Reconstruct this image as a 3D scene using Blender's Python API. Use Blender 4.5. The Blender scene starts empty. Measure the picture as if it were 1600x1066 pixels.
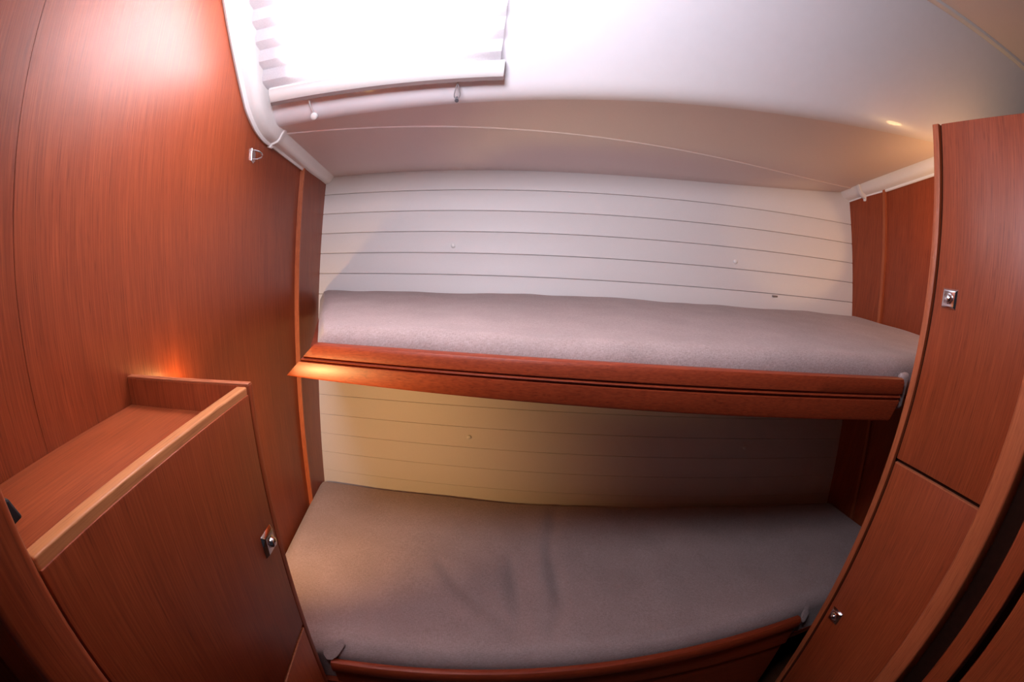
import bpy, bmesh, math, random
import numpy as np
from mathutils import Vector, Matrix

sc = bpy.context.scene
C = sc.collection
random.seed(4)

# ------------------------------------------------------------------ frame of reference
# all shapes are written in survey units measured from the lens: x along the berths, y outboard, z up
SC, EYE = 0.54, 1.36                       # metres per unit, eye height above the cabin sole
def U(p): return Vector((p[0]*SC, p[1]*SC, EYE + p[2]*SC))

# ------------------------------------------------------------------ camera (wide fisheye lens)
cd = bpy.data.cameras.new('camera'); cam = bpy.data.objects.new('camera', cd); C.objects.link(cam)
cd.type = 'PANO'; cd.sensor_width = 36.0; cd.sensor_height = 36.0*1066/1600; cd.sensor_fit = 'HORIZONTAL'
cd.clip_start = 0.01
FP, FA = 644.7, 0.0404
_t = np.linspace(0, 1.45, 400); _r = FP*(_t + FA*_t**3)*36/1600
_k = np.linalg.lstsq(np.stack([_r, _r**2, _r**3, _r**4], 1), _t, rcond=None)[0]
cy = cd.cycles if hasattr(cd, 'cycles') else cd
for holder in (cd, getattr(cd, 'cycles', None)):
    if holder is None: continue
    try:
        holder.panorama_type = 'FISHEYE_LENS_POLYNOMIAL'
        holder.fisheye_fov = math.radians(179)
        holder.fisheye_polynomial_k0 = 0.0
        for i in range(4): setattr(holder, 'fisheye_polynomial_k%d' % (i+1), -float(_k[i]))
        break
    except (AttributeError, TypeError):
        pass
def cam_rot(yaw, pitch, roll):
    B = np.array([[1,0,0],[0,0,-1],[0,1,0]], float)
    c, s = math.cos(roll), math.sin(roll);  Rr = np.array([[c,-s,0],[s,c,0],[0,0,1]])
    c, s = math.cos(pitch), math.sin(pitch); Rp = np.array([[1,0,0],[0,c,-s],[0,s,c]])
    c, s = math.cos(yaw), math.sin(yaw);    Ry = np.array([[c,-s,0],[s,c,0],[0,0,1]])
    return Ry @ B @ Rp @ Rr
_m = cam_rot(-0.1376, -0.2152, 0.0518)
cam.matrix_world = Matrix.Translation((0, 0, EYE)) @ Matrix(_m.tolist()).to_4x4()
sc.camera = cam

# ------------------------------------------------------------------ world, lights, exposure
w = bpy.data.worlds.new('world'); sc.world = w; w.use_nodes = True
w.node_tree.nodes['Background'].inputs[0].default_value = (0.85, 0.82, 1.0, 1)
w.node_tree.nodes['Background'].inputs[1].default_value = 0.02
def area(name, loc, aim, sx, sy, watts, col):
    ld = bpy.data.lights.new(name, 'AREA'); ld.shape = 'RECTANGLE'; ld.size = sx; ld.size_y = sy
    ld.energy = watts; ld.color = col
    o = bpy.data.objects.new(name, ld); C.objects.link(o); o.location = U(loc)
    o.rotation_euler = (U(aim) - U(loc)).to_track_quat('-Z', 'Y').to_euler(); return o
def lamp(name, loc, watts, col, radius, aim=None, deg=150, blend=0.5):
    ld = bpy.data.lights.new(name, 'SPOT' if aim else 'POINT'); ld.energy = watts; ld.color = col
    ld.shadow_soft_size = radius
    o = bpy.data.objects.new(name, ld); C.objects.link(o); o.location = U(loc)
    if aim:
        ld.spot_size = math.radians(deg); ld.spot_blend = blend
        o.rotation_euler = (U(aim) - U(loc)).to_track_quat('-Z', 'Y').to_euler()
    return o
DAY = (0.87, 0.88, 1.0)
area('deck_hatch_daylight', (-0.36, 0.33, 0.93), (0.14, 1.13, 0.72), 0.40, 0.24, 13.2, DAY)
area('cabin_window_daylight', (-0.40, 1.78, 1.12), (-0.40, 1.10, 0.53), 0.50, 0.30, 39, (1.0, 0.95, 1.0))
lamp('berth_lamp_behind_locker', (-0.88, 1.10, -0.85), 13.5, (1.0, 0.57, 0.21), 0.02, aim=(-0.84, 2.3, -1.22), deg=122, blend=0.8)
lamp('berth_lamp_on_rail', (-0.78, 1.06, -0.66), 13.0, (1.0, 0.74, 0.28), 0.02, aim=(-0.36, 1.38, -0.46), deg=66, blend=1.0)
lamp('berth_lamp_glow_on_veneer', (-0.92, 1.20, -0.45), 0.50, (1.0, 0.55, 0.18), 0.02)
lamp('berth_lamp_behind_wardrobe', (2.60, 1.18, 0.30), 2.0, (1.0, 0.62, 0.28), 0.02, aim=(2.38, 2.2, 0.28), deg=50, blend=0.4)
lamp('berth_lamp_glow', (2.60, 1.12, 0.50), 1.9, (1.0, 0.60, 0.25), 0.03)
sc.view_settings.view_transform = 'Standard'; sc.view_settings.look = 'None'
sc.view_settings.exposure = 0.0; sc.view_settings.gamma = 1.0
sc.view_settings.use_curve_mapping = False
try: sc.cycles.use_denoising = True; sc.cycles.diffuse_bounces = 3
except Exception: pass

# ------------------------------------------------------------------ materials
def new_mat(name):
    m = bpy.data.materials.new(name); m.use_nodes = True
    nt = m.node_tree; return m, nt, nt.nodes['Principled BSDF']
def setin(n, **k):
    for a, v in k.items():
        s = n.inputs.get(a.replace('_', ' '))
        if s is not None: s.default_value = v
def noise(nt, vec, scale3, detail=4, rough=0.55):
    mp = nt.nodes.new('ShaderNodeMapping'); mp.inputs['Scale'].default_value = scale3
    nt.links.new(vec, mp.inputs['Vector'])
    n = nt.nodes.new('ShaderNodeTexNoise'); n.inputs['Scale'].default_value = 1.0
    n.inputs['Detail'].default_value = detail; n.inputs['Roughness'].default_value = rough
    nt.links.new(mp.outputs[0], n.inputs['Vector']); return n
def ramp(nt, fac, stops):
    r = nt.nodes.new('ShaderNodeValToRGB'); e = r.color_ramp.elements
    while len(e) < len(stops): e.new(0.5)
    for el, (p, c) in zip(e, stops): el.position = p; el.color = (*c, 1)
    nt.links.new(fac, r.inputs[0]); return r
def mixc(nt, a, b, fac, mode='MIX'):
    m = nt.nodes.new('ShaderNodeMix'); m.data_type = 'RGBA'; m.blend_type = mode
    for s, v in ((m.inputs[6], a), (m.inputs[7], b), (m.inputs[0], fac)):
        if hasattr(v, 'links') or hasattr(v, 'is_linked'): nt.links.new(v, s)
        elif isinstance(v, tuple): s.default_value = (*v, 1)
        else: s.default_value = v
    return m.outputs[2]
def bump(nt, h, bs, strength, dist):
    b = nt.nodes.new('ShaderNodeBump'); b.inputs['Strength'].default_value = strength
    b.inputs['Distance'].default_value = dist
    nt.links.new(h, b.inputs['Height']); nt.links.new(b.outputs[0], bs.inputs['Normal'])
def wood(name, axis, light, mid, dark, rough=0.42, coat=0.18):
    m, nt, bs = new_mat(name)
    g = nt.nodes.new('ShaderNodeNewGeometry').outputs['Position']
    f = [420.0]*3; f[axis] = 9.0; c = [26.0]*3; c[axis] = 0.7; p = [520.0]*3; p[axis] = 22.0
    fine = noise(nt, g, f, 5); broad = noise(nt, g, c, 2); pore = noise(nt, g, p, 1)
    col = ramp(nt, fine.outputs[0], [(0.30, dark), (0.5, mid), (0.72, light)]).outputs[0]
    tone = ramp(nt, broad.outputs[0], [(0.3, (0.90, 0.88, 0.87)), (0.7, (1.07, 1.07, 1.07))]).outputs[0]
    col = mixc(nt, col, tone, 1.0, 'MULTIPLY')
    pr = ramp(nt, pore.outputs[0], [(0.62, (1, 1, 1)), (0.74, (0.62, 0.52, 0.48))]).outputs[0]
    col = mixc(nt, col, pr, 0.8, 'MULTIPLY')
    nt.links.new(col, bs.inputs['Base Color'])
    setin(bs, Roughness=rough, Coat_Weight=coat, Coat_Roughness=0.36, Specular_IOR_Level=0.32)
    bump(nt, fine.outputs[0], bs, 0.10, 0.001)
    return m
L_, M_, D_ = (0.34, 0.072, 0.023), (0.27, 0.049, 0.0145), (0.205, 0.034, 0.0105)
WZ = wood('veneer_upright_grain', 2, L_, M_, D_)
WX = wood('veneer_lengthwise_grain', 0, (0.28, 0.045, 0.014), (0.235, 0.034, 0.0105), (0.18, 0.025, 0.008), 0.46, 0.1)
WY = wood('veneer_shelf_grain', 1, (0.40, 0.092, 0.03), (0.32, 0.066, 0.02), (0.25, 0.046, 0.014))
EZ = wood('solid_edge_upright', 2, (0.46, 0.125, 0.046), (0.40, 0.10, 0.036), (0.33, 0.075, 0.027))
EY = wood('solid_edge_along_shelf', 1, (0.60, 0.245, 0.095), (0.54, 0.21, 0.08), (0.46, 0.17, 0.063))
EXM = wood('solid_edge_across', 0, (0.46, 0.14, 0.06), (0.40, 0.115, 0.048), (0.33, 0.09, 0.037))
def plain(name, col, rough=0.5, metal=0.0, var=0.04, scale=60.0, coat=0.0, bstr=0.0):
    m, nt, bs = new_mat(name)
    g = nt.nodes.new('ShaderNodeNewGeometry').outputs['Position']
    n = noise(nt, g, (scale,)*3, 3)
    c = ramp(nt, n.outputs[0], [(0.3, tuple(v*(1-var) for v in col)), (0.7, tuple(min(1, v*(1+var)) for v in col))]).outputs[0]
    nt.links.new(c, bs.inputs['Base Color'])
    setin(bs, Roughness=rough, Metallic=metal, Coat_Weight=coat)
    if bstr: bump(nt, n.outputs[0], bs, bstr, 0.001)
    return m
LINER = plain('white_hull_liner', (0.72, 0.67, 0.66), 0.5, var=0.03, scale=700, bstr=0.12)
BACKING = plain('liner_joint_backing', (0.52, 0.45, 0.43), 0.8)
HEAD = plain('white_gelcoat_headliner', (0.84, 0.80, 0.83), 0.38, var=0.01, scale=30, coat=0.2)
VINYL = plain('beige_vinyl_soffit', (0.80, 0.68, 0.66), 0.55, var=0.03, scale=600, bstr=0.15)
MOULD = plain('glossy_white_moulding', (0.84, 0.80, 0.78), 0.22, var=0.01, coat=0.5)
CHROME = plain('polished_steel', (0.80, 0.80, 0.82), 0.14, 1.0, var=0.02)
BLACK = plain('black_plastic', (0.012, 0.013, 0.016), 0.35, var=0.1)
DARK = plain('dark_groove', (0.03, 0.010, 0.006), 0.7, var=0.1)
DARK.node_tree.nodes['Principled BSDF'].inputs['Specular IOR Level'].default_value = 0.05
WHITEP = plain('white_plastic', (0.8, 0.78, 0.76), 0.35, var=0.01)
SOLE = wood('cabin_sole_planks', 1, (0.12, 0.045, 0.02), (0.09, 0.03, 0.013), (0.06, 0.02, 0.009))
def fabric_mat():
    m, nt, bs = new_mat('grey_beige_linen')
    g = nt.nodes.new('ShaderNodeNewGeometry').outputs['Position']
    a = noise(nt, g, (130, 900, 300), 3); b = noise(nt, g, (900, 130, 300), 3); c = noise(nt, g, (9, 9, 9), 2)
    ad = nt.nodes.new('ShaderNodeMath'); ad.operation = 'ADD'
    nt.links.new(a.outputs[0], ad.inputs[0]); nt.links.new(b.outputs[0], ad.inputs[1])
    hf = nt.nodes.new('ShaderNodeMath'); hf.operation = 'MULTIPLY'; hf.inputs[1].default_value = 0.5
    nt.links.new(ad.outputs[0], hf.inputs[0])
    col = ramp(nt, hf.outputs[0], [(0.34, (0.26, 0.185, 0.175)), (0.5, (0.34, 0.25, 0.238)), (0.66, (0.43, 0.325, 0.31))]).outputs[0]
    tone = ramp(nt, c.outputs[0], [(0.3, (0.93, 0.93, 0.93)), (0.7, (1.05, 1.05, 1.05))]).outputs[0]
    nt.links.new(mixc(nt, col, tone, 1.0, 'MULTIPLY'), bs.inputs['Base Color'])
    setin(bs, Roughness=0.9, Specular_IOR_Level=0.15, Sheen_Weight=0.15)
    bump(nt, hf.outputs[0], bs, 0.25, 0.001)
    return m
LINEN = fabric_mat()
def blind_mat():
    m = bpy.data.materials.new('translucent_pleated_fabric'); m.use_nodes = True; nt = m.node_tree; nt.nodes.clear()
    o = nt.nodes.new('ShaderNodeOutputMaterial'); mx = nt.nodes.new('ShaderNodeMixShader'); mx.inputs[0].default_value = 0.6
    d = nt.nodes.new('ShaderNodeBsdfDiffuse'); t = nt.nodes.new('ShaderNodeBsdfTranslucent')
    g = nt.nodes.new('ShaderNodeNewGeometry').outputs['Position']
    n = noise(nt, g, (300, 300, 300), 2)
    c = ramp(nt, n.outputs[0], [(0.3, (0.84, 0.83, 0.85)), (0.7, (0.90, 0.89, 0.91))]).outputs[0]
    for s in (d, t): nt.links.new(c, s.inputs[0])
    nt.links.new(d.outputs[0], mx.inputs[1]); nt.links.new(t.outputs[0], mx.inputs[2]); nt.links.new(mx.outputs[0], o.inputs[0])
    return m
BLIND = blind_mat()
def glass_mat():
    m = bpy.data.materials.new('window_glass'); m.use_nodes = True; nt = m.node_tree; nt.nodes.clear()
    o = nt.nodes.new('ShaderNodeOutputMaterial'); mx = nt.nodes.new('ShaderNodeMixShader'); mx.inputs[0].default_value = 0.08
    a = nt.nodes.new('ShaderNodeBsdfTransparent'); b = nt.nodes.new('ShaderNodeBsdfGlossy'); b.inputs['Roughness'].default_value = 0.02
    nt.links.new(a.outputs[0], mx.inputs[1]); nt.links.new(b.outputs[0], mx.inputs[2]); nt.links.new(mx.outputs[0], o.inputs[0])
    return m
GLASS = glass_mat()

# ------------------------------------------------------------------ mesh helpers
def origin_of(parent):
    v = Vector((0, 0, 0))
    while parent is not None: v += parent.location; parent = parent.parent
    return v
def mesh_obj(name, verts, faces, mat, parent=None, smooth=False, bevel=0.0, units=True, bseg=2):
    vs = [U(v) if units else Vector(v) for v in verts]
    lo = Vector((min(v.x for v in vs), min(v.y for v in vs), min(v.z for v in vs)))
    hi = Vector((max(v.x for v in vs), max(v.y for v in vs), max(v.z for v in vs)))
    base = Vector(((lo.x+hi.x)/2, (lo.y+hi.y)/2, lo.z))
    bm = bmesh.new()
    bv = [bm.verts.new(v - base) for v in vs]
    for f in faces:
        try: bm.faces.new([bv[i] for i in f])
        except ValueError: pass
    bmesh.ops.remove_doubles(bm, verts=bm.verts, dist=1e-6)
    bmesh.ops.recalc_face_normals(bm, faces=bm.faces)
    if bevel:
        es = [e for e in bm.edges if len(e.link_faces) == 2 and e.calc_face_angle(0) > 0.6]
        bmesh.ops.bevel(bm, geom=es, offset=bevel, segments=bseg, affect='EDGES', profile=0.5, clamp_overlap=True)
    me = bpy.data.meshes.new(name); bm.to_mesh(me); bm.free()
    if smooth:
        for p in me.polygons: p.use_smooth = True
        try: me.set_sharp_from_angle(angle=math.radians(42))
        except Exception: pass
    me.materials.append(mat)
    o = bpy.data.objects.new(name, me); C.objects.link(o)
    if parent is not None: o.parent = parent
    o.location = base - origin_of(parent)
    return o
HEX = [(0,1,2,3),(4,7,6,5),(0,4,5,1),(1,5,6,2),(2,6,7,3),(3,7,4,0)]
def hexa(name, c8, mat, parent=None, bevel=0.0, smooth=False, bseg=2):
    return mesh_obj(name, c8, HEX, mat, parent, bevel=bevel, smooth=smooth, bseg=bseg)
def box(name, lo, hi, mat, parent=None, bevel=0.0, bseg=2):
    (a, b, c), (d, e, f) = lo, hi
    return hexa(name, [(a,b,c),(d,b,c),(d,e,c),(a,e,c),(a,b,f),(d,b,f),(d,e,f),(a,e,f)], mat, parent, bevel, bevel > 0, bseg)
def grid_faces(nu, nv, close_v=False):
    F = []
    for i in range(nu-1):
        for j in range(nv if close_v else nv-1):
            k = (j+1) % nv
            F.append((i*nv+j, (i+1)*nv+j, (i+1)*nv+k, i*nv+k))
    return F
def sweep(name, rings, mat, parent=None, smooth=True, caps=True, bevel=0.0):
    n = len(rings[0]); V = [p for r in rings for p in r]
    F = grid_faces(len(rings), n, True)
    if caps: F += [tuple(range(n)), tuple((len(rings)-1)*n + k for k in range(n))]
    return mesh_obj(name, V, F, mat, parent, smooth=smooth, bevel=bevel)
def tube_pts(path, r, n=10):
    P = [Vector(p) for p in path]; rings = []
    up = Vector((0.3, 0.2, 0.93))
    for i, p in enumerate(P):
        t = (P[min(i+1, len(P)-1)] - P[max(i-1, 0)]).normalized()
        a = t.cross(up).normalized(); b = t.cross(a).normalized()
        rings.append([tuple(p + (a*math.cos(q) + b*math.sin(q))*r) for q in [2*math.pi*k/n for k in range(n)]])
    return rings
def lathe(name, c, axis, prof, mat, parent=None, n=20):
    ax = Vector(axis).normalized(); a = ax.orthogonal().normalized(); b = ax.cross(a); c = Vector(c)
    rings = [[tuple(c + ax*h + (a*math.cos(2*math.pi*k/n) + b*math.sin(2*math.pi*k/n))*max(r, 1e-4)) for k in range(n)] for r, h in prof]
    return sweep(name, rings, mat, parent)
def empty(name, base):
    o = bpy.data.objects.new(name, None); C.objects.link(o); o.location = U(base); o.empty_display_size = 0.05; return o
def tag(o, label, cat, group=None):
    o['label'] = label; o['category'] = cat
    if group: o['group'] = group
    return o
def struct(o, label=None):
    o['kind'] = 'structure'
    if label: o['label'] = label
    return o

# ------------------------------------------------------------------ the hull surfaces
def yW(x): return 2.459 - 0.169*x - 0.012*x*x                       # hull liner in plan at z = -1.62
def yB(x, z): return yW(x) + 0.155*(z + 1.62)                       # the liner flares outboard as it rises
def zT(x): return 0.541 + 0.022*x - 0.007*x*x + 0.008*x**3          # its top edge (sheer)
def yF(x): return yW(x) + 0.23 - 0.92                               # fold between side deck and cabin side
def zF(x): return 0.665 + 0.073*x + 0.012*x*x
LEAN = 0.87
def yT(x): return yB(x, zT(x))
def soffit(x, u): return (x, yT(x) + u*(yF(x)-yT(x)), zT(x) + u*(zF(x)-zT(x)))
def side(x, h, out=0.0):                                            # h = height above the fold; out = into the room
    n = (0.7545, 0.6564)                                            # leaning normal, into the room: -y, -z
    return (x, yF(x) - LEAN*h - out*n[0], zF(x) + h - out*n[1])
XL, XR = -1.0, 2.87
def lin(a, b, n): return [a + (b-a)*i/(n-1) for i in range(n)]

# ---- back wall: liner in lengthwise slats
xs = lin(XL-0.03, XR+0.03, 33)
V = []
zz = [-2.52, -1.62, -0.6, 0.2, None]
for x in xs:
    for z in zz:
        z = zT(x)+0.04 if z is None else z
        V.append((x, yB(x, z)+0.012, z))
wall_back = struct(mesh_obj('wall_back', V, grid_faces(len(xs), len(zz)), BACKING, smooth=True), 'white planked hull liner behind the two berths')
def zline(k, x): return 0.374 - 0.1385*k + (x+1)*(0.026 - 0.0022*k)
G = 0.0014
for k in range(-1, 16):                                             # from the soffit down behind the lower mattress
    V = []; gk = G if k < 5 else 0.0006
    for x in xs:
        top = (zT(x)+0.03 if k < 0 else zline(k, x)-gk); bot = zline(k+1, x)+gk
        ins = 0.0035 if k < 5 else 0.0012
        for z, d in ((bot, 0.012), (bot, 0.003), (bot+ins, 0.0), (top-ins, 0.0), (top, 0.003), (top, 0.012)):
            V.append((x, yB(x, z)+d, z))
    mesh_obj('slat', V, grid_faces(len(xs), 6), LINER, wall_back, smooth=True)
for (x, z) in ((-0.041, 0.025), (1.829, 0.063), (0.092, -1.215), (1.998, -1.207)):
    lathe('screw_cap', (x, yB(x, z), z), (-0.17, -1, 0.15), [(0.015, -0.004), (0.015, 0.006), (0.011, 0.010), (0.0, 0.011)], WHITEP, wall_back, 14)
box('slat_clip', (2.12, yB(2.14, -0.141)-0.008, -0.146), (2.165, yB(2.14, -0.141)+0.008, -0.134), plain('grey_clip', (0.25, 0.2, 0.18), 0.5), wall_back, 0.001)

# ---- side deck soffit: inner panel (next to the liner) and the moulded headliner
def uJ(x):                                                          # where the joint at constant y crosses the soffit
    yj = 2.05 + 0.028*(x+1); return (yj - yT(x))/(yF(x)-yT(x))
def ruled(x, u, drop): 
    p = soffit(x, u); return (p[0], p[1], p[2]-drop)
V = []; xp = lin(XL, XR+0.6, 47)
for x in xp:
    j = max(uJ(x), 0.05)
    for u, d in ((-0.03, 0.0), (-0.03, -0.02), (0.0, 0.0), (0.25*j, 0.0), (0.5*j, 0.0), (0.75*j, 0.0), (j-0.02, 0.0), (j-0.006, 0.0015), (j, 0.003), (j+0.002, 0.000), (j+0.002, -0.02)):
        V.append(ruled(x, u, d+0.003))
struct(mesh_obj('ceiling_soffit_panel', V, grid_faces(len(xp), 11), VINYL, smooth=True), 'long beige panel under the side deck, next to the planked liner')
V = []
for x in xp:
    j = max(uJ(x), 0.05)
    for u in (j-0.03, j+0.25*(1-j), j+0.5*(1-j), j+0.75*(1-j)): V.append(ruled(x, min(u, 0.94), 0.0))
    V.append(ruled(x, 0.955, 0.0))
struct(mesh_obj('ceiling_soffit', V, grid_faces(len(xp), 5), VINYL, smooth=True), 'beige underside of the side deck between the joint line and the cabin side')

# ---- leaning cabin side with the window opening
WX0, WX1, WH0, WH1 = -0.80, 0.05, 0.16, 0.60
def h_top(x): return 1.50 - 0.15 - zF(x) + 0.03*x + 0.0
xc = [XL] + lin(-0.93, WX0, 3) + lin(WX0, WX1, 9)[1:] + lin(WX1, XR+0.6, 28)[1:]
hs = ['f%d' % k for k in range(7)] + [0.055, WH0, 0.3, 0.45, WH1, 0.64, None]
V = []
for x in xc:
    for h in hs:
        if isinstance(h, str):                                      # rounded fold where the soffit rolls up
            a = Vector(soffit(x, 0.955)); b = Vector(soffit(x, 1.0)); c = Vector(side(x, 0.055)); t = int(h[1:])/7
            V.append(tuple(a*(1-t)**2 + b*2*t*(1-t) + c*t*t))
        else: V.append(side(x, h_top(x) if h is None else h))
F = []
for i in range(len(xc)-1):
    for j in range(len(hs)-1):
        if WX0-1e-6 <= xc[i] and xc[i+1] <= WX1+1e-6 and 8 <= j <= 10: continue
        F.append((i*14+j, (i+1)*14+j, (i+1)*14+j+1, i*14+j+1))
struct(mesh_obj('wall_cabin_side', V, F, HEAD, smooth=True), 'white leaning cabin side with the blind-covered window')
# window: frame lining, glass pane
fr = []
for (x, h) in ((WX0, WH0), (WX1, WH0), (WX1, WH1), (WX0, WH1)):
    ix = 0.035 if x == WX0 else -0.035; ih = 0.035 if h == WH0 else -0.035
    fr.append([side(x, h, 0.004), side(x+ix, h+ih, 0.004), side(x+ix, h+ih, -0.09), side(x, h, -0.09)])
V = [p for r in fr for p in r]; F = []
for i in range(4):
    for j in range(4):
        F.append((i*4+j, ((i+1)%4)*4+j, ((i+1)%4)*4+(j+1)%4, i*4+(j+1)%4))
win = struct(mesh_obj('window_1', V, F, MOULD), 'cabin-side window behind the white pleated blind')
q = [(WX0+0.03, WH0+0.03), (WX1-0.03, WH0+0.03), (WX1-0.03, WH1-0.03), (WX0+0.03, WH1-0.03)]
hexa('pane', [side(x, h, -0.05) for x, h in q] + [side(x, h, -0.058) for x, h in q], GLASS, win)

# ---- ceiling (deckhead) with the hatch opening above the doorway
def zc(x): return 1.35 + 0.03*x
HX0, HX1, HY0, HY1 = -0.62, 0.22, -0.10, 0.60
cx = [XL-0.02, HX0, HX1, 1.5, 2.2, XR+0.65]; cyv = [-1.2, HY0, HY1, None]
V = []
for x in cx:
    for y in cyv: V.append((x, yF(x)-LEAN*h_top(x)+0.0 if y is None else y, zc(x)))
F = [(i*4+j, (i+1)*4+j, (i+1)*4+j+1, i*4+j+1) for i in range(5) for j in range(3) if not (i == 1 and j == 1)]
ceiling = struct(mesh_obj('ceiling', V, F, VINYL), 'deckhead panel above the wardrobe')
V = [(HX0,HY0,zc(HX0)),(HX1,HY0,zc(HX1)),(HX1,HY1,zc(HX1)),(HX0,HY1,zc(HX0))]
mesh_obj('hatch_lining', [(a, b, 1.22) for a, b, _ in V]+[(a, b, 1.56) for a, b, _ in V], [(0,1,5,4),(1,2,6,5),(2,3,7,6),(3,0,4,7)], MOULD, ceiling)
rings = []
for x in lin(1.2, XR+0.6, 16):                                          # lit rounded lip where deckhead and cabin side meet
    c = Vector((x, yF(x)-LEAN*h_top(x)-0.004, zc(x)-0.002))
    rings.append([tuple(c + Vector((0, 0.022*math.cos(a), 0.018*math.sin(a)))) for a in [2*math.pi*k/8 for k in range(8)]])
sweep('deckhead_lip', rings, MOULD, ceiling)

# ---- bulkheads
def post_y(z): return 2.452 + 0.085*z
SEAM = 0.63
def poly_wall(name, x0, x1, yz, mat, parent=None):
    n = len(yz); V = [(x0, y, z) for y, z in yz] + [(x1, y, z) for y, z in yz]
    F = [tuple(range(n)), tuple(range(n, 2*n))] + [(k, (k+1) % n, n+(k+1) % n, n+k) for k in range(n)]
    return mesh_obj(name, V, F, mat, parent)
wall_left = struct(poly_wall('wall_left', -1.06, -1.004, [(-0.6, -2.52), (3.0, -2.52), (3.0, 1.4), (-0.6, 1.4)], WZ), 'tall reddish wood veneer bulkhead on the window end of the cabin')
poly_wall('veneer_panel', -1.02, -1.0, [(SEAM+0.0008, -2.52), (post_y(-2.52), -2.52), (post_y(0.75), 0.75), (post_y(0.75), 1.4), (SEAM+0.0008, 1.4)], WZ, wall_left)
poly_wall('veneer_panel', -1.02, -1.0, [(-0.6, -2.52), (SEAM-0.0008, -2.52), (SEAM-0.0008, 1.4), (-0.6, 1.4)], WZ, wall_left)
poly_wall('outboard_panel', -1.02, -0.975, [(post_y(-2.52)+0.012, -2.52), (2.7, -2.52), (3.0, 0.75), (post_y(0.75)+0.012, 0.75)], WZ, wall_left)
o = poly_wall('edge_strip', -1.01, -0.972, [(post_y(-2.52)-0.002, -2.52), (post_y(-2.52)+0.014, -2.52), (post_y(0.75)+0.014, 0.75), (post_y(0.75)-0.002, 0.75)], EZ, wall_left)
def strip_y(z): return 1.845 + 0.065*z if z > -0.25 else 1.829 + 0.17*(z+0.25)
wall_right = struct(poly_wall('wall_right', XR+0.004, XR+0.06, [(-0.6, -2.52), (2.3, -2.52), (2.5, 0.78), (1.3, 0.95), (1.05, 0.70), (-0.6, 0.70)], DARK), 'wood veneer bulkhead beyond the wardrobe')
poly_wall('veneer_panel', XR, XR+0.02, [(-0.6, -2.52), (strip_y(-2.52), -2.52), (strip_y(-0.25), -0.25), (strip_y(0.85), 0.85), (1.3, 0.93), (1.05, 0.70), (-0.6, 0.70)], WZ, wall_right)
poly_wall('outboard_panel', XR-0.02, XR+0.02, [(strip_y(-2.52)+0.02, -2.52), (2.3, -2.52), (2.5, 0.78), (strip_y(0.85)+0.02, 0.85), (strip_y(-0.25)+0.02, -0.25)], WZ, wall_right)
poly_wall('edge_strip', XR-0.025, XR+0.02, [(strip_y(-2.52), -2.52), (strip_y(-2.52)+0.022, -2.52), (strip_y(-0.25)+0.022, -0.25), (strip_y(0.85)+0.022, 0.85), (strip_y(0.85), 0.85), (strip_y(-0.25), -0.25)], EZ, wall_right)

# ---- floor
floor = struct(mesh_obj('floor', [(XL-0.05, -1.2, -2.54), (XR+0.05, -1.2, -2.54), (XR+0.05, 3.0, -2.54), (XL-0.05, 3.0, -2.54), (XL-0.05, -1.2, -2.52), (XR+0.05, -1.2, -2.52), (XR+0.05, 3.0, -2.52), (XL-0.05, 3.0, -2.52)], HEX, SOLE))

# ---- rounded white mouldings where the headliner meets the bulkheads
def profile(x):
    pts = [Vector(side(x, h)) for h in (0.74, 0.55, 0.4, 0.28, 0.18)]
    a = Vector(side(x, 0.11)); b = Vector(side(x, 0.0)); c = Vector(soffit(x, 0.88))
    pts += [a*(1-t)**2 + b*2*t*(1-t) + c*t*t for t in lin(0, 1, 9)]
    pts += [Vector(soffit(x, u)) for u in (0.7, 0.5, 0.3, 0.12, -0.03)]
    return pts
def moulding(name, x0, sgn, sec, label, first=0):
    P = profile(x0 + sgn*0.05); rings = []
    for i, p in enumerate(P):
        t = (P[min(i+1, len(P)-1)] - P[max(i-1, 0)]); t.x = 0; t.normalize()
        n = Vector((0, t.z, -t.y))
        if n.z > 0: n = -n
        f = min(1.0, max(0.0, (i-5)/8.0)); s = 1.0 - 0.42*f
        if i >= len(P)-2: s *= 0.9
        if i < first: continue
        rings.append([tuple(Vector((x0, p.y, p.z)) + Vector((sgn*a, 0, 0)) + n*b*s) for a, b in sec])
    return struct(sweep(name, rings, MOULD), label)
SEC = [(-0.004, 0.118), (0.012, 0.126), (0.018, 0.118), (0.020, 0.104), (0.034, 0.098), (0.052, 0.086), (0.066, 0.062), (0.074, 0.030), (0.084, 0.008), (0.10, -0.02), (-0.004, -0.02)]
trim_1 = moulding('trim_1', XL, 1, SEC, 'glossy white moulding between veneer bulkhead and headliner beside the blind')
P = profile(XL+0.05)
def collar(par, x0, sgn, y):
    p = min(profile(x0+sgn*0.05), key=lambda q: abs(q.y-y) + (9 if q.z > zF(x0)+0.1 else 0))
    z0 = p.z; R = []
    for dy in (-0.014, -0.010, 0.010, 0.014):
        e = 0.0 if abs(dy) > 0.012 else 0.004
        R.append([(x0+sgn*(a*1.0+e*(a > 0.01)), y+dy, z0 + (p.y-y)*0.06 - b*0.66 - e*(b > 0)) for a, b in SEC])
    sweep('joint_collar', R, MOULD, par)
collar(trim_1, XL, 1, 2.02)
SECR = [(-0.004, 0.150), (0.012, 0.158), (0.020, 0.150), (0.022, 0.130), (0.05, 0.118), (0.075, 0.09), (0.09, 0.055), (0.105, 0.02), (0.12, -0.02), (-0.004, -0.02)]
trim_2 = moulding('trim_2', XR, -1, SECR, 'cream moulding along the bulkhead top beside the wardrobe', 10)
SEC_KEEP = SEC; SEC = SECR
collar(trim_2, XR, -1, 2.08)
SEC = SEC_KEEP

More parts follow.
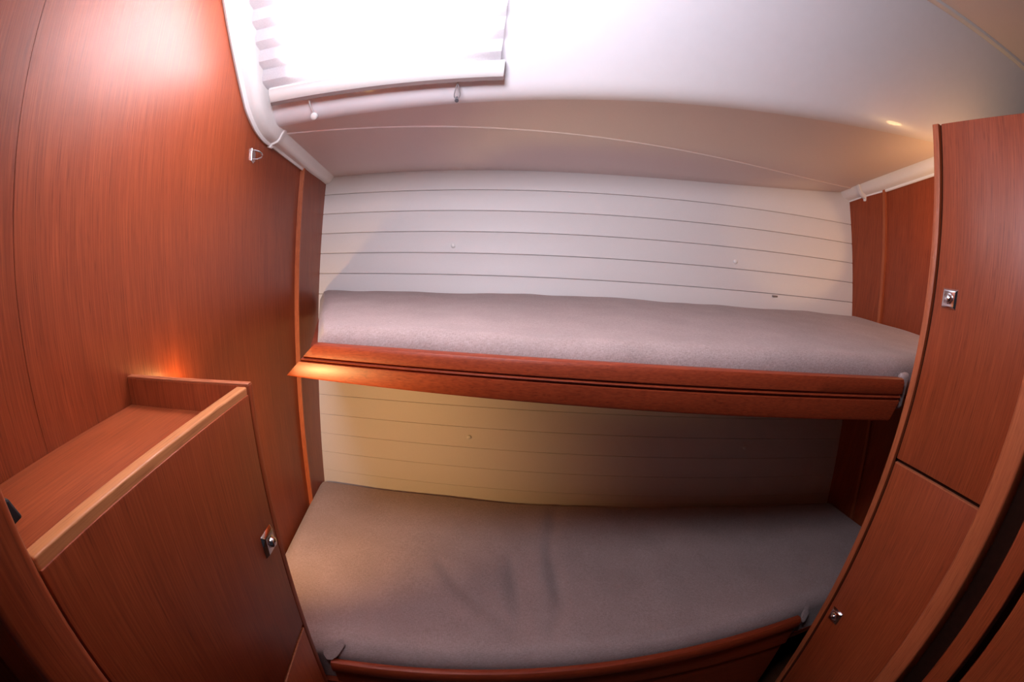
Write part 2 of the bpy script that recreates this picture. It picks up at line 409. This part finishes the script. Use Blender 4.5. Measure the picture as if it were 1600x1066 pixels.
# ---- door posts beside the lens
def post(name, x0, x1, y0, y1, label, z0=-2.52, z1=1.36, bev=0.006, mat=None):
    o = box(name, (x0, y0, z0), (x1, y1, z1), mat or WZ, None, bev, 3); struct(o, label); return o
post('trim_3', 1.715, 1.90, 0.345, 0.432, 'rounded upright post at the near side of the wardrobe', z1=0.70, mat=EZ)
struct(box('wall_recess', (1.86, 0.22, -2.52), (1.92, 0.36, 0.70), DARK), 'dark recess between post and doorway panel')
post('trim_4', 1.755, 1.92, 0.165, 0.255, 'flat doorway panel next to the post', bev=0.003, z1=0.70)
post('door_1', 1.78, 1.83, -0.55, 0.125, 'wooden door leaf at the lower corner beside the doorway', bev=0.003, z1=0.70)
lp = post('trim_5', -0.66, -0.53, 0.165, 0.251, 'dark upright post in front of the low locker')

# ------------------------------------------------------------------ low locker along the left bulkhead
lk = tag(empty('locker', (-0.78, 0.62, -2.52)), 'low wooden locker with an open shelf top along the veneer bulkhead', 'locker')
CX, Y0, Y1, ZTOP = -0.555, 0.262, 1.003, -0.351
box('carcass', (-0.998, Y0, -2.52), (CX-0.028, Y1-0.03, -0.47), WZ, lk)
box('shelf_top', (-0.998, Y0, -0.47), (-0.586, Y1-0.028, -0.434), WY, lk, 0.001)
box('end_panel', (-0.998, Y1-0.028, -2.52), (CX, Y1, ZTOP), WZ, lk, 0.0025)
box('end_panel_cap', (-0.998, Y1-0.026, ZTOP-0.002), (CX-0.002, Y1-0.002, ZTOP+0.004), EXM, lk, 0.002)
box('front_lip', (-0.586, Y0, -0.50), (CX, Y1-0.036, ZTOP), EY, lk, 0.0025, 3)
dr = box('door', (CX-0.026, Y0, -1.245), (CX+0.003, Y1-0.036, -0.372), WZ, lk, 0.0015)
dw = box('drawer_front', (CX-0.026, Y0, -2.40), (CX+0.003, Y1-0.036, -1.262), WZ, lk, 0.0015)
box('edge_band', (CX-0.02, Y0, -1.268), (CX+0.0035, Y1-0.038, -1.260), EXM, dw, 0.0008)
box('groove', (CX-0.03, Y1-0.038, -2.5), (CX-0.012, Y1-0.027, -0.36), DARK, lk)
def latch(face_x, y, z, sgn, parent):
    s = 0.036; q = 0.040; d = 0.012
    c = [(face_x, y-s, z-q), (face_x, y+s, z-q), (face_x, y+s, z+q), (face_x, y-s, z+q)]
    i = s-0.010; k = q-0.010
    t = [(face_x+sgn*d, y-i, z-k), (face_x+sgn*d, y+i, z-k), (face_x+sgn*d, y+i, z+k), (face_x+sgn*d, y-i, z+k)]
    hexa('latch_plate', c+t, CHROME, parent, 0.0012, True)
    lathe('push_button', (face_x+sgn*(d-0.004), y, z), (sgn, 0, 0), [(0.021, 0), (0.021, 0.004), (0.017, 0.006), (0.015, 0.014), (0.010, 0.018), (0.0, 0.0195)], CHROME, parent, 20)
latch(CX+0.003, 0.908, -0.806, 1, dr)

# black catch on the post
ct = tag(mesh_obj('door_catch', [(-0.600,0.250,-0.300),(-0.556,0.250,-0.300),(-0.556,0.276,-0.296),(-0.600,0.276,-0.296),(-0.592,0.250,-0.262),(-0.562,0.250,-0.262),(-0.562,0.268,-0.266),(-0.592,0.268,-0.266)], HEX, BLACK, bevel=0.002), 'small black plastic catch on the dark post above the locker shelf', 'catch')

# ------------------------------------------------------------------ wardrobe
wd = tag(empty('wardrobe', (2.3, 0.62, -2.52)), 'tall wooden wardrobe with two doors, one above the other', 'wardrobe')
WXF, WY0, WY1, WZT = 1.76, 0.43, 0.915, 0.715
box('carcass', (WXF+0.03, WY0, -2.52), (XR-0.004, WY1-0.03, WZT-0.012), WZ, wd)
box('side_panel', (WXF, WY1-0.03, -2.52), (XR-0.004, WY1, WZT), WZ, wd, 0.002)
box('side_panel_edge', (WXF-0.003, WY1-0.029, -2.5), (WXF+0.004, WY1-0.001, WZT-0.003), EZ, wd, 0.001)
box('top_panel', (WXF+0.02, WY0, WZT-0.014), (XR-0.004, WY1-0.03, WZT-0.002), WZ, wd)
box('groove', (WXF+0.018, WY1-0.043, -2.5), (WXF+0.031, WY1-0.029, WZT-0.004), DARK, wd)
d1 = box('door', (WXF, WY0, -0.655), (WXF+0.03, WY1-0.042, WZT-0.004), WZ, wd, 0.0018)
d2 = box('door', (WXF, WY0, -2.44), (WXF+0.03, WY1-0.042, -0.672), WZ, wd, 0.0018)
box('edge_band', (WXF-0.0008, WY0, -0.677), (WXF+0.02, WY1-0.043, -0.6715), EXM, d2, 0.0006)
box('groove', (WXF+0.018, WY0, -0.674), (WXF+0.031, WY1-0.03, -0.653), DARK, wd)
latch(WXF, 0.803, 0.022, -1, d1)
latch(WXF, 0.818, -1.506, -1, d2)

# ------------------------------------------------------------------ upper berth: board and moulded lee rail
def yR(x): return 0.945 - 0.19*(x - 1.72)
ub = tag(empty('bunk_berth', (0.9, 1.7, -0.52)), 'upper bunk with a long moulded red wood rail under the pinkish grey mattress', 'bunk')
def z_bot(x): return -0.4635 - 0.0215*(x+0.4) if x < 0.4 else -0.4807 - 0.0262*(x-0.4)
SECT = [(0.05, 1.0), (0.05, 0.02), (0.018, 0.0), (0.006, 0.02), (0.0, 0.10), (0.0, 0.40), (0.004, 0.435), (0.012, 0.45), (0.012, 0.465), (0.003, 0.48), (0.0, 0.50), (0.003, 0.525),
        (0.013, 0.55), (0.013, 0.565), (0.004, 0.59), (0.004, 0.93), (0.010, 0.985), (0.022, 1.0)]
SECT = [(a, {0.40: 0.34}.get(b, b) - (0.07 if 0.4 < b < 0.6 else 0)) for a, b in SECT]
xr = lin(-0.63, 1.758, 60); rings = []
for i, x in enumerate(xr):
    R = []
    for a, b in SECT:
        z = -0.330 + (z_bot(x)+0.330)*b
        xx = x
        if i == 0: xx = -0.50 - 0.13*b
        if i == len(xr)-1: xx = 1.757 - (0.022 if b > 0.55 else 0.0) - 0.02*max(0, b-0.55)
        xx = max(xx, -0.50 - 0.13*b)
        R.append((xx, yR(xx)+a, z))
    rings.append(R)
sweep('lee_rail', rings, WX, ub, smooth=True)
# bunk board under the mattress
outl = [(-0.56, yR(-0.56)+0.05), (1.70, yR(1.70)+0.051), (1.76, 1.03), (XR-0.03, 1.03)]
bk = [(x, yB(x, -0.47)-0.004) for x in lin(XR-0.03, -0.95, 12)]
pl = outl + bk
n = len(pl)
mesh_obj('bunk_board', [(x, y, -0.455) for x, y in pl] + [(x, y, -0.425) for x, y in pl], [tuple(range(n)), tuple(range(n, 2*n))] + [(k, (k+1) % n, n+(k+1) % n, n+k) for k in range(n)], WX, ub)
box('support_cleat', (1.75, 1.032, -0.52), (1.86, 1.065, -0.456), WX, ub, 0.002)

# ------------------------------------------------------------------ mattresses
def mattress(name, left, right, yf, yb, ztop, zbot, nx, ny, rad, extra, label, par_mat=LINEN):
    """closed skin: stations in x (bent by left()/right() per depth), ring of points round front, top, back"""
    rings = []; S = []
    for i in range(nx):                                            # end rounding by station parameter
        S.append(i/(nx-1))
    e = rad
    for i, s in enumerate(S):
        ring = []
        ex = min(s, 1-s)*(3.8)                                     # distance from the nearer end, in units (about)
        endz = 0.0 if ex > e else e*(1 - math.sqrt(max(0, 1 - ((e-ex)/e)**2)))
        ts = []
        for j in range(ny+1):
            v = j/ny; v = 0.5 - 0.5*math.cos(math.pi*v); ts.append(v)
        def pt(v, lift):
            xl, xr_ = left(v), right(v); x = xl + (xr_-xl)*s
            f, b = yf(x), yb(x); wy = b - f; y = f + wy*v
            d = min(v, 1-v)*wy
            ez = 0.0 if d > e else e*(1 - math.sqrt(max(0, 1 - ((e-d)/e)**2)))
            zt = ztop(x, v) - max(ez, endz) - 0.35*min(ez, endz) + extra(x, y, v, d, ex)
            return x, y, (zt if lift else zbot)
        ring.append(pt(0, False))
        for v in ts: ring.append(pt(v, True))
        ring.append(pt(1, False))
        rings.append(ring)
    o = sweep(name, rings, par_mat, None, smooth=True)
    return o
def ridge(x, y, pts, wid, amp):
    best = 9
    for (a, b), (c, d) in zip(pts, pts[1:]):
        px, py = c-a, d-b; t = max(0, min(1, ((x-a)*px + (y-b)*py)/(px*px+py*py)))
        q = math.hypot(x-a-t*px, y-b-t*py); best = min(best, q)
    return amp*math.exp(-(best/wid)**2)
CREASE_A = ([(0.67, 2.27), (0.53, 1.8), (0.50, 1.38), (0.41, 1.16)], 0.020)
CREASE_B = ([(0.30, 1.82), (0.29, 1.34), (0.24, 1.16)], 0.016)
CREASE_C = ([(-0.09, 1.77), (0.0, 1.55), (0.19, 1.30), (0.25, 1.23)], 0.012)
def wr_low(x, y, v, d, ex):
    r = 0
    for pts, a in (CREASE_A, CREASE_B, CREASE_C):
        y0, y1 = pts[-1][1], pts[0][1]; t = (y-y0)/(y1-y0)
        f = max(0.0, min(1.0, 5*t+0.5))*max(0.0, min(1.0, 3.2*(1.05-t)))*(0.75+0.25*math.sin(9*y))
        r -= ridge(x, y, pts, 0.042, a*f)
        r += ridge(x, y, [(px-0.08, py) for px, py in pts], 0.06, a*0.7*f)
    r += ridge(x, y, [(0.95, 2.1), (1.1, 1.7), (1.05, 1.4)], 0.08, 0.006)
    r += 0.006*math.sin(3.1*x+1.3*y) + 0.004*math.sin(7*x-2.2*y+1)
    if d < 0.03: r *= 0.6
    return r
lowm = mattress('mattress', lambda v: -0.992, lambda v: XR-0.035, lambda x: 1.140 - 0.0475*(max(x, -0.6)+0.574) - 0.012*math.sin((max(x, -0.6)+0.57)*1.3),
                lambda x: yB(x, -1.86)-0.004, lambda x, v: -1.605, -1.86, 260, 90, 0.085, wr_low, '')
tag(lowm, 'wide grey beige linen mattress with creases on the lower bunk', 'mattress')
def wr_up(x, y, v, d, ex):
    return 0.004*math.sin(4*x+2*y) + 0.003*math.sin(9*x-3*y) + 0.0015*math.sin(23*x+1)*math.sin(17*y)
upm = mattress('mattress', lambda v: -0.505 - 0.455*v, lambda v: XR-0.04, lambda x: (yR(x)+0.053 if x < 1.76 else yR(1.76)+0.053), lambda x: yB(x, -0.43)-0.002,
               lambda x, v: -0.285 + 0.010*(x+1) + (-0.002 + 0.012*(x+1))*v, -0.421, 120, 44, 0.07, wr_up, '')
tag(upm, 'smooth pinkish grey linen mattress on the upper bunk behind its red rail', 'mattress')
# gathered corners of the covers
def tuck(parent, c, d1_, d2_, name='corner_tuck'):
    c = Vector(c); a = Vector(d1_); b = Vector(d2_); rings = []
    for i in range(9):
        t = i/8; p = c + a*t + b*(t*t); r = 0.012 + 0.014*math.sin(math.pi*(0.15+0.8*t)) * (1+0.3*math.sin(7*t))
        rings.append([tuple(p + Vector((math.cos(q)*r*(1+0.25*math.sin(3*q+4*t)), 0.6*math.sin(q)*r, math.sin(q)*r*0.9))) for q in [2*math.pi*k/10 for k in range(10)]])
    sweep(name, rings, LINEN, parent)
tuck(lowm, (-0.575, 1.120, -1.652), (0.045, 0.01, 0.02), (0.02, 0.03, 0.035))
tuck(lowm, (1.80, 1.00, -1.72), (0.0, 0.012, 0.06), (0.02, 0.03, 0.03))
hexa('corner_gusset', [(1.764,0.950,-0.47),(1.82,0.950,-0.47),(1.82,0.988,-0.47),(1.772,0.988,-0.47),(1.762,0.955,-0.315),(1.83,0.955,-0.31),(1.83,0.99,-0.31),(1.764,0.99,-0.315)], LINEN, upm, 0.010, True, 3)

# ------------------------------------------------------------------ lower berth: front board and rail
lb = tag(empty('bunk_berth', (0.9, 1.7, -2.52)), 'lower bunk with a curved wood rail between locker and wardrobe', 'bunk')
def yL(x): return 1.100 - 0.0475*(x+0.574) - 0.012*math.sin((x+0.57)*1.3)
rings = []
for x in lin(-0.565, 1.752, 40):
    y = yL(x)
    rings.append([(x, y+a-0.004, z-1.68) for a, z in ((0.0, -0.012), (0.006, -0.003), (0.018, 0.0), (0.034, -0.004), (0.038, -0.02), (0.038, -0.075), (0.006, -0.075), (0.0, -0.066), (-0.003, -0.05), (-0.004, -0.03))])
sweep('lee_rail', rings, WX, lb, smooth=True)
hexa('front_board', [(-0.565,1.135,-2.50),(1.752,1.016,-2.50),(1.752,1.032,-2.50),(-0.565,1.151,-2.50),(-0.565,1.135,-1.90),(1.752,1.016,-1.90),(1.752,1.032,-1.90),(-0.565,1.151,-1.90)], WX, lb)
hexa('fascia_board', [(-0.565,1.115,-1.898),(1.752,0.998,-1.898),(1.752,1.012,-1.898),(-0.565,1.129,-1.898),(-0.565,1.115,-1.757),(1.752,0.998,-1.757),(1.752,1.012,-1.757),(-0.565,1.129,-1.757)], WX, lb)
pl = [(-0.99, 1.13), (1.74, 1.02), (XR-0.03, 1.02)] + [(x, yW(x)-0.05) for x in lin(XR-0.03, -0.99, 10)]
n = len(pl)
mesh_obj('bunk_board', [(x, y, -1.90) for x, y in pl] + [(x, y, -1.862) for x, y in pl], [tuple(range(n)), tuple(range(n, 2*n))] + [(k, (k+1) % n, n+(k+1) % n, n+k) for k in range(n)], WX, lb)

# ------------------------------------------------------------------ pleated blind on the window
bl = tag(empty('pleated_blind', side(-0.4, 0.07, 0.03)), 'white pleated window blind glowing with daylight', 'blind')
NP = 8; hb0, hb1 = 0.140, 0.70
V = []; cols = lin(0, 1, 17); rows = []
for i in range(2*NP+1):
    h = hb0 + (hb1-hb0)*i/(2*NP); rows.append((h, 0.036 if i % 2 else 0.014))
for s in cols:
    for h, d in rows:
        x0 = -0.935 + (0.012 if d > 0.025 else -0.004); x1 = 0.118 + (0.0 if d > 0.025 else 0.004) 
        x = x0 + (x1-x0)*s
        V.append(side(x, h - 0.028*0.5*(x+0.93), d))
mesh_obj('blind_fabric', V, grid_faces(len(cols), len(rows)), BLIND, bl)
rings = []
for x in lin(-0.905, 0.138, 18):
    dz = -0.028*(0.5*(x+0.93))
    rings.append([side(x, h+dz, o) for h, o in ((0.090, 0.010), (0.090, 0.030), (0.094, 0.033), (0.122, 0.033), (0.127, 0.029), (0.138, 0.028), (0.142, 0.010))])
sweep('bottom_rail', rings, WHITEP, bl, smooth=True)
rings = []
for x in lin(-0.905, 0.140, 18):
    dz = -0.028*(0.5*(x+0.93))
    rings.append([side(x, h+dz, o) for h, o in ((0.079, 0.010), (0.079, 0.034), (0.091, 0.0345), (0.091, 0.010))])
sweep('rail_gasket', rings, plain('taupe_gasket', (0.20, 0.14, 0.13), 0.6), bl)
pth = [side(-0.713, 0.084, 0.02), side(-0.712, 0.062, 0.022), side(-0.710, 0.045, 0.022), side(-0.704, 0.03, 0.02), side(-0.700, 0.018, 0.018)]
sweep('pull_cord', tube_pts(pth, 0.004), plain('grey_cord', (0.55, 0.5, 0.5), 0.5), bl)
lathe('pull_knob', side(-0.698, 0.008, 0.012), (0, -0.7545, -0.6564), [(0.012, 0), (0.0165, 0.006), (0.0175, 0.014), (0.014, 0.022), (0.0, 0.026)], WHITEP, bl, 18)
lp_ = []
for k in range(15):
    a = math.pi*2*k/14; rr = 0.0105*math.sin(a/2)
    lp_.append(side(-0.045 + rr*math.sin(a)*1.5, 0.062 - 0.062*math.sin(a/2)**1.2 + 0.006, 0.02))
sweep('cord_loop', tube_pts(lp_, 0.0028, 8), plain('grey_loop', (0.30, 0.27, 0.28), 0.4), bl)
lathe('cord_peg', side(-0.045, 0.004, 0.0), (0, -0.7545, -0.6564), [(0.006, 0), (0.006, 0.03), (0.0085, 0.032), (0.0085, 0.038), (0.0, 0.04)], plain('dark_peg', (0.08, 0.07, 0.08), 0.4), bl, 14)

# ------------------------------------------------------------------ coat ring on the bulkhead
dr_ = tag(empty('coat_ring', (-0.998, 1.861, 0.40)), 'small steel D-ring screwed to the veneer below the white moulding', 'hook')
V = [(-1.0, 1.838, 0.474), (-1.0, 1.862, 0.474), (-1.0, 1.878, 0.455), (-1.0, 1.878, 0.418), (-1.0, 1.858, 0.404), (-1.0, 1.838, 0.415)]
V += [(-0.994, y, z) for _, y, z in V]
mesh_obj('ring_plate', V, [tuple(range(6)), tuple(range(6, 12))] + [(k, (k+1) % 6, 6+(k+1) % 6, 6+k) for k in range(6)], CHROME, dr_, bevel=0.0006)
rg = [(-0.994, 1.852, 0.466)] + [(-0.992 + 0.036*math.sin(math.pi*k/10), 1.852 + 0.022*math.sin(math.pi*k/10), 0.444 + 0.022*math.cos(math.pi*k/10)) for k in range(11)] + [(-0.994, 1.852, 0.422)]
sweep('ring', tube_pts(rg, 0.0035, 8), CHROME, dr_)
